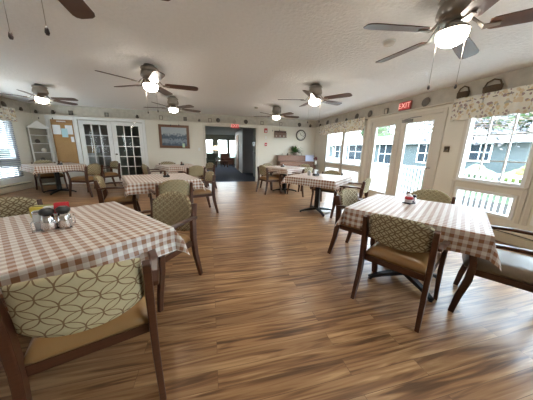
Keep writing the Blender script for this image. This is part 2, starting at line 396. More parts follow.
# blocked white doorway carrying the cork board
fr = MB(); fr.box(-4.82, -4.74, y0, y1, 0, 2.11).box(-4.74, -4.09, y0, y1, 2.03, 2.11).box(-4.74, -4.09, y0+.012, y1, 0, 2.03)
struct(fr.build('trim_11', WHITE, bevel=.003))
cb = thing('cork_board', 'tall tan cork notice board beside the white glazed doors', 'notice board', (-4.40, D-.03, 0))
MB().box(-.28, .28, -.008, .008, .55, 2.0).build('cork_panel', mat('cork', (.40, .235, .10), .9, var=.15, scale=40), cb)
MB().box(-.28, .28, -.014, -.009, 1.90, 1.995).build('header_strip', mat('cork header', (.33, .18, .08), .8), cb)
PAPER = mat('white paper', (.74, .76, .78), .6, var=.02); BPAPER = mat('blue paper', (.40, .62, .68), .6, var=.02)
q = MB()
for k in range(9): q.box(-.12+k*.026, -.12+k*.026+.019, -.016, -.0145, 1.93+.006*(k % 2), 1.965)
q.build('header_lettering', PAPER, cb)
for nm, x0, x1, z0, z1, m in (('left', -4.66, -4.45, 1.56, 1.84, PAPER), ('right', -4.33, -4.14, 1.57, 1.84, PAPER)):
    tag(MB().box(x0, x1, D-.043, D-.04, z0, z1).build('notice_sheet', m), 'white sheet pinned at the upper %s of the cork board' % nm, 'paper', 'notices on the cork board')
tag(MB().box(-4.44, -4.28, D-.045, D-.0415, 1.48, 1.74).build('notice_sheet', BPAPER), 'pale blue sheet pinned in the centre of the cork board', 'paper', 'notices on the cork board')
tag(MB().box(-4.22, -4.14, D-.043, D-.040, 1.34, 1.50).build('notice_card', PAPER), 'small cream card pinned low on the cork board', 'paper')

# hallway and lounge beyond the opening
CARPET = mat('blue carpet', (.030, .045, .085), .95, var=.3, scale=60)
struct(MB().box(-3.0, 4.3, D+.001, 21, -.05, 0.0).build('floor_lounge', CARPET))
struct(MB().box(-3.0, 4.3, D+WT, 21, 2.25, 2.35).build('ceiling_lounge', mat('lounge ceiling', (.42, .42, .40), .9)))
HW = mat('hall wall paint', (.34, .37, .33), .7, var=.03)
struct(MB().box(-.45, -.30, D+WT, 12.5, 0, 2.25).build('wall_hall', HW))
struct(MB().box(1.95, 2.07, D+WT, 10.2, 0, 2.25).build('wall_alcove', HW))
struct(MB().box(1.62, 1.74, 11.4, 14.9, 0, 2.25).box(1.74, 4.2, 11.4, 11.5, 0, 2.25).build('wall_passage', mat('hall white paint', (.60, .62, .66), .6, var=.02)))
struct(MB().box(1.60, 1.62, 11.4, 14.9, 0, .12).build('baseboard_passage', WHITE))
struct(MB().box(1.57, 1.61, 12.9, 13.8, 0, 2.0).build('door_5', mat('hall door wood', (.25, .13, .07), .5)))
wall('wall_lounge', 'x', -3, 4.3, 18.0, 18.12, [(-1.5, -.55, .5, 1.9), (-.30, .25, .5, 1.9), (.60, 1.36, .5, 1.9), (1.50, 2.10, .5, 1.9)], HW, 2.25)
struct(MB().box(-3.1, -3, D+WT, 18, 0, 2.25).build('wall_lounge_left', HW)); struct(MB().box(4.3, 4.35, D+WT, 18, 0, 2.25).build('wall_lounge_right', HW))
for k, (a, b) in enumerate(((-1.5, -.55), (-.30, .25), (.60, 1.36), (1.50, 2.10))):
    f = MB(); f.box(a, a+.05, 17.98, 18.06, .5, 1.9).box(b-.05, b, 17.98, 18.06, .5, 1.9).box(a, b, 17.98, 18.06, .5, .55).box(a, b, 17.98, 18.06, 1.85, 1.9).box(a, b, 17.99, 18.05, 1.0, 1.04)
    o = struct(f.build('window_%d' % (30+k), WHITE)); MB().box(a+.05, b-.05, 18.02, 18.03, .55, 1.85).build('pane', MATS['glass'], o)
BROWN = mat('brown leather', (.10, .045, .03), .5); OLIVEC = mat('dark green upholstery', (.05, .06, .045), .8)
for x, y, rz, m, lb in ((1.15, 15.7, .3, BROWN, 'brown lounge armchair seen through the opening, right of the floor lamp'), (.05, 15.8, -.2, OLIVEC, 'dark green lounge armchair by the lounge lamp'), (2.35, 16.3, .5, OLIVEC, 'dark armchair farthest right in the lounge by the window')):
    t = thing('armchair', lb, 'armchair', (x, y, 0), rz, 'armchairs in the lounge')
    MB().box(-.27, .27, -.32, .30, .15, .42).build('seat', m, t, .03); MB().box(-.36, .36, .30, .46, .12, .88).build('backrest', m, t, .04)
    for s in (-1, 1):
        MB().box(min(s*.28, s*.38), max(s*.28, s*.38), -.34, .30, .12, .58).build('armrest', m, t, .03)
        for yy in (-.3, .38): MB().box(s*.32-.02, s*.32+.02, yy-.02, yy+.02, 0, .12).build('leg', CHWOOD, t)
t = thing('floor_lamp', 'lit floor lamp with pale shade in the lounge beyond the opening', 'lamp', (.42, 16.9, 0))
MB().lathe([(.14, 0), (.14, .02), (.02, .04)]).build('base', PEWTER, t); MB().lathe([(.012, .03), (.012, 1.15)], n=10).build('pole', PEWTER, t)
MB().lathe([(.19, 1.1), (.13, 1.4)], n=20).build('lamp_shade', mat('lamp shade', (1, .85, .6), .7, emit=1.5), t)
t = thing('side_table', 'low dark table in front of the lounge windows', 'table', (.75, 15.1, 0))
MB().box(-.4, .4, -.25, .25, .38, .42).build('tabletop', CHWOOD, t, .01)
for sx in (-1, 1):
    for sy in (-1, 1): MB().box(sx*.36-.02, sx*.36+.02, sy*.21-.02, sy*.21+.02, 0, .38).build('leg', CHWOOD, t)
t = thing('wall_shelf', 'dark shelf on the alcove wall right inside the opening', 'shelf', (1.86, 9.2, 0))
MB().box(-.09, .09, -.3, .3, 1.35, 1.55).build('cabinet_box', mat('dark cabinet', (.03, .03, .028), .5), t, .008); MB().box(-.09, .09, -.32, .32, 1.08, 1.11).build('shelf_board', mat('dark cabinet', (.03, .03, .028)), t)
light('lounge light', 'AREA', (.7, 14.0, 2.2), 14, (1, .95, .85), size=1.2)

# room behind the french doors
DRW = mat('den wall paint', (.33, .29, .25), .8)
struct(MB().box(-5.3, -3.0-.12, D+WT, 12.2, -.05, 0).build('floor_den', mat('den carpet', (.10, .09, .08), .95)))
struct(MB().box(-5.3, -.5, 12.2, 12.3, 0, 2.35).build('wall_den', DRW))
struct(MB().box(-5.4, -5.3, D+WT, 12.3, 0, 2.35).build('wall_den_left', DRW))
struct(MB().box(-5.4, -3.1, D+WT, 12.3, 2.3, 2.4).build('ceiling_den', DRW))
DK = m_wood('dark bookcase wood', (.06, .03, .02), (.11, .055, .035), .4)
t = thing('bookcase', 'dark wooden bookcase behind the white glazed doors', 'bookcase', (-3.45, 10.1, 0))
MB().box(-.3, .3, .15, .17, 0, 1.9).build('back_panel', DK, t)
for s in (-1, 1): MB().box(s*.3-.012, s*.3+.012, -.15, .17, 0, 1.9).build('side_panel', DK, t)
for z in (.05, .45, .82, 1.18, 1.52, 1.88): MB().box(-.288, .288, -.14, .15, z, z+.02).build('shelf', DK, t)
cols = [(.35, .08, .06), (.08, .14, .25), (.5, .45, .35), (.1, .2, .12), (.4, .25, .1), (.6, .58, .52)]
proto = {}
bi = 0
for z in (.47, .84, 1.20, 1.54):
    x = -3.45-.25; order = random.sample(range(6), 6)
    for ci in order:
        w_ = random.choice((.03, .04, .05)); hh = random.uniform(.2, .27); c = cols[ci]
        b = MB().box(0, w_, -.1, .05, 0, hh).build('book', mat('book cover %d' % ci, c, .6), None, loc=(x, 10.1, z+.001))
        tag(b, '%s book on the %s shelf of the dark bookcase' % (('red', 'navy', 'beige', 'green', 'brown', 'cream')[ci], {.47: 'lowest', .84: 'second', 1.2: 'third', 1.54: 'upper'}[z]), 'book', 'books behind the glazed doors'); x += w_+.03
t = thing('storage_cabinet', 'pale cabinet behind the left glazed door', 'cabinet', (-4.55, 10.2, 0))
MB().box(-.35, .35, -.2, .2, 0, .95).build('body', mat('pale laminate', (.5, .5, .47), .5), t, .006)
for s in (-1, 1):
    d = MB().box(min(s*.01, s*.34), max(s*.01, s*.34), -.215, -.2, .05, .92).build('cabinet_door', mat('pale laminate', (.5, .5, .47)), t, .004)
    MB().box(s*.05-.006, s*.05+.006, -.235, -.215, .5, .6).build('handle', CHROME, d)
tag(MB().box(-.22, .22, -.14, .14, 0, .28).build('cardboard_box', mat('cardboard', (.42, .30, .18), .85), None, .004, (-4.62, 10.2, .951)), 'cardboard box on the pale cabinet behind the glazed door', 'box')
tag(MB().lathe([(.05, 0), (.08, .05), (.09, .14), (.05, .22), (.04, .26)]).build('vase', mat('white ceramic', (.7, .7, .7), .25), None, 0, (-4.28, 10.15, .951)), 'white vase on the pale cabinet behind the glazed door', 'vase')
t = thing('ceiling_light', 'small lit globe lamp in the room behind the glazed doors', 'lamp', (-3.05, 10.6, 2.3))
MB().lathe([(.07, -.02), (.07, 0)]).build('canopy', PEWTER, t); MB().sphere((0, 0, -.11), .09).build('globe', mat('lit globe', (1, .9, .75), .5, emit=6), t)

# ---------------------------------------------------------------- outside
struct(MB().box(-60, 60, -40, 80, -.5, -.4).build('ground', MATS['grass green']))
struct(MB().box(5.5, 9.5, -25, 40, -.4, -.34).build('path_right', mat('dark gravel', (.028, .027, .026), .9, var=.2, spec=.03)))
struct(MB().box(L-9, L-WT, -25, 40, -.4, -.34).build('bounce_ground_left', mat('pale bounce concrete', (.42, .39, .35))))  # unseen pale ground, added to bounce daylight up to the ceiling
struct(MB().box(R+WT, 5.35, -3.5, 11, -.12, -.02).build('deck', mat('deck boards', (.10, .093, .097), .8, var=.12, spec=.1, scale=20)))
t = thing('porch_railing', 'white porch railing with thin balusters outside the windows', 'railing', (5.2, 3.5, 0))
MB().box(-.045, .045, -6.5, 7, .86, .92).build('top_rail', WHITE, t, .008); MB().box(-.03, .03, -6.5, 7, .06, .11).build('bottom_rail', WHITE, t)
q = None
for k in range(99):
    y = -2.9+k*.1
    if q is None: q = MB().box(-.016, .016, -.016, .016, .11, .86).build('baluster', WHITE, t); q.location = (0, y, 0)
    else: c = q.copy(); COL.objects.link(c); c.location = (0, y, 0)
for y in (-6.4, -4.2, -1.75, 0.62, 3.05, 5.4): MB().box(-.055, .055, y-.055, y+.055, -.02, 1.0).build('post', WHITE, t, .008)
# neighbouring wing
def house(name, label, x, y0, y1, eave, depth, ridge, wins, sid, door=None):
    t = thing(name, label, 'building', (x, (y0+y1)/2, -.45)); yc = (y0+y1)/2; a, b = y0-yc, y1-yc; e = eave+.45
    MB().box(0, depth, a, b, 0, e).build('wall', sid, t)
    ov = .35; m = MB(); hr = ridge+.45; k = min(depth/2, (b-a)/2)
    v = [(-ov, a-ov, e), (depth+ov, a-ov, e), (depth+ov, b+ov, e), (-ov, b+ov, e)]; r0, r1 = (depth/2, a+k, hr), (depth/2, b-k, hr)
    V = [m.b.verts.new(p) for p in v+[r0, r1]]
    for f in ((0, 1, 4), (1, 2, 5, 4), (2, 3, 5), (3, 0, 4, 5), (0, 3, 2, 1)): m.b.faces.new([V[i] for i in f])
    m.build('roof', mat('pale roof shingles', (.085, .083, .08), .8, var=.12, scale=30), t)
    MB().box(-ov-.05, -ov, a-ov, b+ov, e-.12, e+.01).build('gutter', WHITE, t)
    MB().box(-ov, 0, a-ov, b+ov, e-.03, e-.005).build('soffit', mat('soffit', (.10, .13, .08), .6), t)
    for (wy, ww, z0, z1) in wins:
        y = wy-yc; z0 += .45; z1 += .45; f = MB(); c = .07
        f.box(-.04, 0, y-ww/2-c, y-ww/2, z0-c, z1+c).box(-.04, 0, y+ww/2, y+ww/2+c, z0-c, z1+c).box(-.04, 0, y-ww/2, y+ww/2, z0-c, z0).box(-.04, 0, y-ww/2, y+ww/2, z1, z1+c)
        f.box(-.03, 0, y-.02, y+.02, z0, z1).box(-.03, 0, y-ww/2, y+ww/2, (z0+z1)/2-.02, (z0+z1)/2+.02)
        o = f.build('window', WHITE, t); MB().box(-.012, -.004, y-ww/2, y+ww/2, z0, z1).build('pane', mat('far window glass', (.02, .028, .035), .5, spec=.05), o)
    MB().sweep([(-ov-.02, b-2.2, e-.1), (-.05, b-2.3, e-.4), (-.05, b-2.3, .1)], .07).build('downspout', WHITE, t)
    return t
house('neighbouring_house', 'pale blue sided building with white roof across the lawn', 13.0, 6.4, 24, 1.92, 7, 2.75, [(14.3, 1.2, .4, 1.85), (8.15, .85, .95, 1.75), (17.9, 2.0, .5, 1.95), (11.0, 1.0, .7, 1.8), (20.5, 1.6, .5, 1.9)], MATS['blue siding'])
house('neighbouring_house', 'grey sided house right of the blue building, past the yellow bush', 15.5, -3.5, 5.6, 2.0, 7, 3.4, [(4.2, .9, .9, 1.8), (1.2, 1.2, .9, 1.8)], MATS['grey siding'])
def blob_tree(name, label, x, y, h, r, m, cat='tree', trunk=True, nb=16, g=None):
    t = thing(name, label, cat, (x, y, -.42), 0, g); q = MB()
    rr = random.Random(int(x*100+y*10))
    for k in range(nb):
        a = rr.uniform(0, 2*PI); d = rr.uniform(0, r*.7); zz = h*.62+rr.uniform(-.33, .33)*h if trunk else h*rr.uniform(.35, .7)
        s = rr.uniform(.3, .5)*r
        random.seed(k); q.sphere((d*math.cos(a), d*math.sin(a), zz), s, jit=.13, sub=3)
    q.build('foliage', m, t)
    MB().sweep([(0, 0, 0), (.03, 0, h*.3), (0, .05, h*.62)], [.09*h/4, .07*h/4, .03*h/4], n=8).build('trunk', DK, t)
for i, (x, y, h, r, lb) in enumerate(((27, 15.5, 8.5, 3.2, 'green tree rising behind the blue building roof, seen in the nearest right window'), (28, 10.0, 9, 3.4, 'green tree beyond the two houses, at the right of the near window'), (27, 2.5, 8.5, 3.2, 'green tree behind the grey sided house'), (27, 32, 6.5, 3.2, 'tree far beyond the blue building, toward the far window'), (28, 21, 5.0, 3, 'low tree behind the middle of the blue building'))):
    blob_tree('tree', lb, x, y, h, r, MATS['tree green'], nb=26, g='trees beyond the houses')
blob_tree('shrub', 'bright yellow green shrub beside the blue building', 10.8, 5.15, 1.75, .6, MATS['lime green'], 'shrub', False)
blob_tree('shrub', 'pale flowering shrub along the blue building wall', 11.6, 7.2, 1.35, .7, mat('pale blossom', (.11, .14, .08), .8, var=.5, scale=14), 'shrub', False)
blob_tree('shrub', 'low green shrub just past the porch railing', 7.6, 3.1, .95, .5, MATS['lime green'], 'shrub', False)
blob_tree('shrub', 'round green shrub near the far window', 8.0, 15.3, 1.3, .8, MATS['tree green'], 'shrub', False)

# sparse dark leaved tree close to the porch
t = thing('plum_tree', 'dark leaved tree with sparse drooping branches close outside the porch', 'tree', (8.3, 6.02, -.34))
MB().sweep([(0, 0, 0), (.05, .0, 1.6), (-.1, .1, 3.4)], [.16, .12, .06], n=8).build('trunk', DK, t)
rr = random.Random(11); lf = MB(); br = MB()
for k in range(46):
    a = rr.uniform(0, 2*PI); ln = rr.uniform(1.2, 3.4); z0_ = rr.uniform(2.4, 3.1)
    P_ = [Vector((-.05+ln*f*math.cos(a), ln*f*math.sin(a), z0_+.5*f-rr.uniform(.5, 1.0)*f*f*1.3)) for f in (0, .25, .5, .75, 1)]
    br.sweep(P_, [.03, .024, .018, .012, .006], n=5, ref=(0, 0, 1))
    for _ in range(26):
        f = rr.uniform(.35, 1)*4; i_ = min(3, int(f)); c_ = P_[i_].lerp(P_[i_+1], f-i_)+Vector((rr.uniform(-.14, .14), rr.uniform(-.14, .14), rr.uniform(-.16, .08)))
        u_ = Vector((rr.uniform(-1, 1), rr.uniform(-1, 1), rr.uniform(-1, 1))).normalized()*.065; v_ = u_.orthogonal().normalized()*.04
        lf.quad(c_-u_, c_+v_, c_+u_, c_-v_)
br.build('branches', DK, t); lf.build('foliage', mat('plum leaves', (.02, .018, .02), .6, var=.4), t)

# ---------------------------------------------------------------- valances, heaters
def valance(y0, y1, side, label):
    t = thing('valance', label, 'curtain', (side, (y0+y1)/2, 0), 0, 'floral valances'); s = -1 if side == R else 1
    q = MB(); n_ = int((y1-y0)/.035); a = (y0-y1)/2; rows = 6
    def pt(i, j, back):
        y = a+(y1-y0)*i/n_; z = 2.165-(.35)*j/rows + (.006*math.sin(i*.9) if j == rows else 0)
        f = .012+.016*j/rows
        x = .108+f*math.sin(i*1.25+.5*math.sin(i*.37)) - (0.006 if back else 0)
        return q.b.verts.new((s*x, y, z))
    A = [[pt(i, j, 0) for j in range(rows+1)] for i in range(n_+1)]; B = [[pt(i, j, 1) for j in range(rows+1)] for i in range(n_+1)]
    for i in range(n_):
        for j in range(rows):
            q.b.faces.new((A[i][j], A[i+1][j], A[i+1][j+1], A[i][j+1])).smooth = True
            q.b.faces.new((B[i][j], B[i][j+1], B[i+1][j+1], B[i+1][j])).smooth = True
        q.b.faces.new((A[i][rows], A[i+1][rows], B[i+1][rows], B[i][rows])); q.b.faces.new((A[i][0], B[i][0], B[i+1][0], A[i+1][0]))
    for i in (0, n_):
        for j in range(rows): q.b.faces.new((A[i][j], A[i][j+1], B[i][j+1], B[i][j]))
    q.build('fabric', MATS['floral'], t)
    MB().sweep([(s*.097, a, 2.1), (s*.097, -a, 2.1)], .016, n=8, ref=(0, 0, 1)).build('rod', PEWTER, t)
    for yy in (a+.03, -a-.03): MB().box(min(0, s*.1), max(0, s*.1), yy-.008, yy+.008, 2.09, 2.11).build('bracket', PEWTER, t)
valance(-2.2, 3.10, R, 'floral valance over the nearest right hand windows')
valance(5.36, 7.9, R, 'floral valance over the far right hand window pair')
valance(3.2, 7.72, L, 'floral valance over the left wall windows')
def heater(side, y0, y1, label):
    t = thing('baseboard_heater', label, 'heater', (side, (y0+y1)/2, 0), 0, 'baseboard heaters'); s = -1 if side == R else 1; a = (y0-y1)/2
    pr = [(0, .012), (.055, .02), (.062, .03), (.062, .15), (.045, .158), (.0, .158)]
    MB().prism([(s*x, z) for x, z in pr], a, -a).build('cover', HEATER, t)
    MB().prism([(s*x, z) for x, z in [(0, .162), (.05, .162), (.05, .176), (0, .176)]], a+.01, -a-.01).build('slot_shade', SLOT_SHADE, t)  # solid dark strip painted as the shade in the slot under the cap
    MB().prism([(s*x, z) for x, z in [(0, .177), (.07, .177), (.066, .19), (0, .215)]], a, -a).build('top_cap', HEATER, t)
    for yy in (a-.01, -a+.01): MB().box(min(0, s*.066), max(0, s*.066), yy-.012, yy+.012, .0, .215).build('end_cap', HEATER, t, .003)
heater(R, .95, 3.15, 'cream baseboard heater under the near right windows')
heater(R, 5.4, 8.3, 'cream baseboard heater under the far right windows')
heater(L, 1.0, 7.85, 'cream baseboard heater along the left wall')

# ---------------------------------------------------------------- ceiling fans
def make_fan(label):
    t = thing('ceiling_fan', label, 'ceiling fan', (0, 0, CH), 0, 'ceiling fans')
    MB().lathe([(.07, 0), (.075, -.02), (.11, -.035), (.12, -.055), (.105, -.075), (.115, -.09), (.125, -.15), (.10, -.185), (.055, -.20)], n=28).build('motor_housing', PEWTER, t)
    MB().lathe([(.05, -.195), (.055, -.225), (.045, -.235), (.10, -.25), (.108, -.267)], n=24).build('light_fitter', PEWTER, t)
    MB().lathe([(.096, -.268), (.10, -.28), (.095, -.31), (.073, -.337), (.04, -.353), (.005, -.358)], n=24).build('light_bowl', mat('lit fan bowl', (1, .91, .78), .4, emit=27), t)
    for k in range(5):
        M = Matrix.Rotation(k*2*PI/5, 4, 'Z')
        out = [(.20, .045), (.22, .058), (.40, .066), (.62, .070), (.655, .060), (.675, .035)]
        pts = out+[(x, -y) for x, y in reversed(out)]
        q = MB().prism(pts, -.004, .004, 'z')
        bl = q.build('blade', FANWOOD, t, .002); bl.matrix_local = Matrix.Translation((0, 0, -.255)) @ M @ Matrix.Rotation(math.radians(-12), 4, 'X')
        br = MB().sweep([(.085, 0, .085), (.13, .0, .04), (.17, 0, -.012), (.26, 0, -.010)], [.03, .022, .05, .03], .008, ref=(0, 1, 0)).build('bracket', PEWTER, bl)
    for dx, dy, ln in ((-.078, .068, .38), (.078, -.068, .37)):
        c = MB().sweep([(dx, dy, -.245), (dx, dy, -.245-ln)], .003, n=6).build('pull_chain', mat('chain metal', (.45, .42, .38), .3, .9), t)
        MB().lathe([(.002, 0), (.007, -.008), (.010, -.026), (.006, -.036)], (dx, dy, -.245-ln), 10).build('fob', mat('fob wood', (.03, .02, .02), .3), c)
    return t
fans = [(1.80, 1.49, 25, 'nearest ceiling fan on the right, large with a lit bowl and grey-lit blades'), (-.82, 1.44, 19, 'ceiling fan at the top left, only a blade and pull chains in view'),
        (-.82, 3.86, 4, 'lit ceiling fan left of centre, larger of the pair before the painting'), (-.81, 5.95, 26, 'smaller lit ceiling fan just above the framed painting'), (1.89, 3.95, 16, 'lit ceiling fan right of centre, ahead of the clock'),
        (1.82, 6.15, 2, 'small far ceiling fan near the exit opening and wall clock'), (-3.27, 5.75, 62, 'lit ceiling fan on the far left above the corner shelf')]
f0 = make_fan(fans[0][3])
for i, (x, y, a, lb) in enumerate(fans):
    o = f0 if i == 0 else dup(f0, label=lb)
    o.location = (x, y, CH); o.rotation_euler.z = math.radians(a)
f0 = None

# ---------------------------------------------------------------- tables
def cloth_mesh(s, ov, amp=.012, seed=0, ph=0.0):
    rr = random.Random(seed); Hh = s/2+ov; n = 56; b = bmesh.new(); uvl = b.loops.layers.uv.new('UVMap')
    hs = s/2+.006; V = []; p1, p2, p3 = rr.uniform(0, 6), rr.uniform(0, 6), rr.uniform(0, 6)
    # grid lines snapped to table edges
    ins = [(-hs+2*hs*i/36) for i in range(37)]; ex = [hs+ov*(k+1)/10 for k in range(10)]
    cs = [-e for e in reversed(ex)]+ins+ex
    G = {}
    for i, u in enumerate(cs):
        for j, v in enumerate(cs):
            du, dv = max(0, abs(u)-hs), max(0, abs(v)-hs); su, sv = (1 if u > 0 else -1), (1 if v > 0 else -1)
            x = max(-hs, min(hs, u)); y = max(-hs, min(hs, v)); z = 0
            rnd = .02
            if du or dv:
                r = math.hypot(du, dv); th = math.atan2(dv, du)
                corner = (du > 0 and dv > 0)
                k = .10 + (.30*math.sin(2*th) if corner else 0)
                wv = amp*math.sin((u+v*1.7)*11+p1)+.6*amp*math.sin((u-v)*23+p2)
                if corner: wv += .02*math.sin(6*th+p3)
                rad = r*k + min(1, r/.08)*wv*.7
                z = -r*math.sqrt(max(.2, 1-k*k)) if r > 0 else 0
                x += su*math.cos(th)*rad*(1 if du else 0); y += sv*math.sin(th)*rad*(1 if dv else 0)
                if r < rnd: z = -r*r/(2*rnd)*1.0-r*.3
            G[i, j] = b.verts.new((x, y, z))
    N = len(cs)
    for i in range(N-1):
        for j in range(N-1):
            f = b.faces.new((G[i, j], G[i+1, j], G[i+1, j+1], G[i, j+1])); f.smooth = True
            for lp, (a, c) in zip(f.loops, ((i, j), (i+1, j), (i+1, j+1), (i, j+1))): lp[uvl].uv = (cs[a]+ph, cs[c]+ph)
    me = bpy.data.meshes.new('tablecloth'); b.to_mesh(me); b.free(); me.materials.append(MATS['gingham']); return me
def make_table(label):
    t = thing('dining_table', label, 'table', (0, 0, 0), 0, 'square dining tables')
    MB().box(-.48, .48, -.48, .48, .715, .745).build('tabletop', TABLETOP, t, .008)
    MB().box(-.045, .045, -.045, .045, .05, .70).build('column', BLACK, t, .004)
    MB().box(-.2, .2, -.2, .2, .70, .714).build('mounting_plate', BLACK, t)
    for k in range(4):
        a = k*PI/2+PI/4; M = Matrix.Rotation(a, 4, 'Z')
        f = MB().sweep([(.03, 0, .075), (.25, 0, .05), (.37, 0, .022)], [.06, .05, .04], [.05, .035, .022], ref=(0, 1, 0)).build('foot', BLACK, t, .004); f.matrix_local = M
        MB().lathe([(.018, 0), (.018, .012)], (.355, 0, 0), 12).build('glide', BLACK, f)
    return t
TB = [('T1', -1.0, 1.565, 37.5, 1.06, .16, 'large checked table at the near left under a brown gingham cloth, holding the shaker caddy', 'near left table with the shaker caddy'),
      ('T2', 1.90, 1.60, 34, .98, .16, 'table at the near right, beside the windows', 'near right table by the windows'),
      ('T3', -.85, 4.1, 22, 1.04, .16, 'table at centre left, in front of the painting', 'centre left table'),
      ('T4', -3.95, 6.95, 45, .98, .16, 'far left table by the cork board', 'far left table by the cork board'),
      ('T5', -.85, 6.75, 30, .98, .14, 'far table directly below the framed painting', 'far table below the painting'),
      ('T6', 2.15, 4.05, 40, 1.0, .14, 'table on a black pedestal in the middle right distance', 'mid right table on the black pedestal'),
      ('T7', 2.2, 6.3, 30, .98, .14, 'far right table in front of the reddish sideboard', 'far right table by the sideboard')]
t0 = None; TZ = .748
for i, (nm, x, y, a, s, ov, lb, cl) in enumerate(TB):
    if t0 is None: t0 = make_table(lb); t = t0
    else: t = dup(t0, label=lb)
    t.location = (x, y, 0); t.rotation_euler.z = math.radians(a)
    me = cloth_mesh(s, ov, seed=i, ph=.021*i)
    c = bpy.data.objects.new('tablecloth', me); COL.objects.link(c); c.location = (x, y, TZ+.002); c.rotation_euler.z = math.radians(a)
    tag(c, 'brown and white gingham cloth on the '+cl, 'tablecloth', 'gingham tablecloths')
t0['label'] = TB[0][6]

# ---------------------------------------------------------------- chairs
def pad(X, z0, z1, arch, th, curve, y0, sag=.03, p=3.0, nx=22, nz=12):
    q = MB(); G = {}
    for side in (0, 1):
        for i in range(nx+1):
            u = -1+2*i/nx; ub = math.copysign(1-(1-abs(u))**1.3, u)
            zt = z1-arch*abs(ub)**p; zb = z0+sag*abs(ub)**2.5
            for j in range(nz+1):
                v = -1+2*j/nz; vb = math.copysign(1-(1-abs(v))**1.3, v)
                z = zb+(zt-zb)*(vb+1)/2
                e = max(0, 1-abs(ub)**8)**.5*max(0, 1-abs(vb)**6)**.5
                tt = th/2*(.25+.75*e) if 0 < i < nx and 0 < j < nz else 0
                y = y0+curve*ub*ub-(z-z0)*.10+(tt if side else -tt)
                if side == 1 and (i in (0, nx) or j in (0, nz)): G[1, i, j] = G[0, i, j]
                else: G[side, i, j] = q.b.verts.new((X*ub, y, z))
    for side in (0, 1):
        for i in range(nx):
            for j in range(nz):
                vs = (G[side, i, j], G[side, i+1, j], G[side, i+1, j+1], G[side, i, j+1])
                q.b.faces.new(vs).smooth = True
    return q
def make_chair(label, fabric, vinyl=VINYL, z0=.53, z1=.805, arch=.05, sag=.035, p=3.0, Xp=.215):
    t = thing('dining_chair', label, 'chair', (0, 0, 0), 0, 'wooden dining armchairs')
    # seat cushion
    q = MB(); nx = 14; G = {}
    for i in range(nx+1):
        for j in range(nx+1):
            u, v = -1+2*i/nx, -1+2*j/nx; X = .245-.02*(1-(v+1)/2); ub = math.copysign(abs(u)**.8, u)
            e = (max(0, 1-abs(u)**8)*max(0, 1-abs(v)**8))**.5
            G[i, j] = q.b.verts.new((X*u, -.215+.46*(v+1)/2+.02*(1-u*u)*(v > .9), .425+.055*e+.012*(1-u*u)*(1-v*v)))
    for i in range(nx):
        for j in range(nx): q.b.faces.new((G[i, j], G[i+1, j], G[i+1, j+1], G[i, j+1])).smooth = True
    rim = [G[i, 0] for i in range(nx+1)]+[G[nx, j] for j in range(1, nx+1)]+[G[i, nx] for i in range(nx-1, -1, -1)]+[G[0, j] for j in range(nx-1, 0, -1)]
    low = [q.b.verts.new((v.co.x*.97, v.co.y*.98, .405)) for v in rim]
    for k in range(len(rim)): q.b.faces.new((rim[k], low[k], low[(k+1) % len(rim)], rim[(k+1) % len(rim)])).smooth = True
    q.b.faces.new(low); q.build('seat', vinyl, t)
    r = MB(); r.box(-.235, .235, .185, .21, .355, .405).box(-.225, .225, -.215, -.19, .355, .405)
    for s in (-1, 1): r.box(min(s*.215, s*.237), max(s*.215, s*.237), -.2, .2, .355, .405)
    r.build('seat_rail', CHWOOD, t, .003)
    pad(Xp, z0, z1, arch, .05, .055, -.262+(z0-.53)*-.1, sag, p).build('backrest', fabric, t)
    for s in (-1, 1):
        x = s*.235
        MB().sweep([(x*1.03, -.30, 0), (x, -.245, .25), (x, -.225, .42), (x, -.232, .60), (x, -.262, .76)], [.030, .034, .036, .038, .034], [.042, .054, .060, .060, .046], n=4).build('leg', CHWOOD, t, .006)
        MB().sweep([(s*.262, .255, 0), (s*.258, .235, .15), (s*.256, .20, .32), (s*.258, .195, .45), (s*.262, .215, .56), (s*.265, .235, .62)], [.030, .033, .035, .035, .034, .034], [.038, .045, .050, .048, .042, .040], n=4).build('leg', CHWOOD, t, .006)
        MB().sweep([(s*.262, -.245, .63), (s*.272, -.16, .645), (s*.282, .0, .645), (s*.280, .15, .636), (s*.27, .235, .622), (s*.268, .262, .60)], [.034, .038, .046, .046, .042, .03], [.026]*5+[.02], ref=(1, 0, 0)).build('armrest', CHWOOD, t, .008)
    return t
cream = make_chair('x', MATS['petal fabric'], z0=.515, z1=.80, arch=.025, sag=.05)
leafy = make_chair('x', MATS['leaf fabric'], z0=.555, z1=.81, arch=.045)
olive = make_chair('x', MATS['olive fabric'], z0=.53, z1=.82, arch=.08, p=2.6)
skylit = make_chair('x', MATS['olive fabric'], VINYL_SKYLIT, z0=.53, z1=.82, arch=.08)  # tan seat toned grey for the sky reflected in it
round_back = make_chair('x', MATS['leaf fabric'], z0=.46, z1=.845, arch=.10, p=2.6, sag=.06, Xp=.23)
used = set()
def chair(proto, x, y, fx, fy, label, dz=0):
    a = math.atan2(fy, fx)-PI/2
    o = proto if proto.name not in used else dup(proto)
    used.add(proto.name); o.location = (x, y, 0); o.rotation_euler = (0, 0, a); o['label'] = label
    return o
chair(cream, -.60, 1.17, -.31, .95, 'nearest armchair at lower left, cream back with large petal pattern and tan seat')
chair(leafy, 1.56, 1.37, .87, .49, 'armchair with its leaf patterned back to us at the near right table')
chair(skylit, 2.24, 1.04, -.53, .85, 'armchair at the right photo edge, its seat lit by the near window')
chair(leafy, 1.78, 2.12, .5, -.86, 'armchair tucked at the far left side of the near right table')
chair(olive, 2.47, 1.97, -.84, -.54, 'armchair between the near right table and the glazed patio doors')
chair(round_back, -.50, 1.99, -.55, -.83, 'armchair at the far corner of the near left table, rounded back facing us')
chair(leafy, -1.60, 2.10, .6, -.8, 'armchair behind the near left table at the left photo edge')
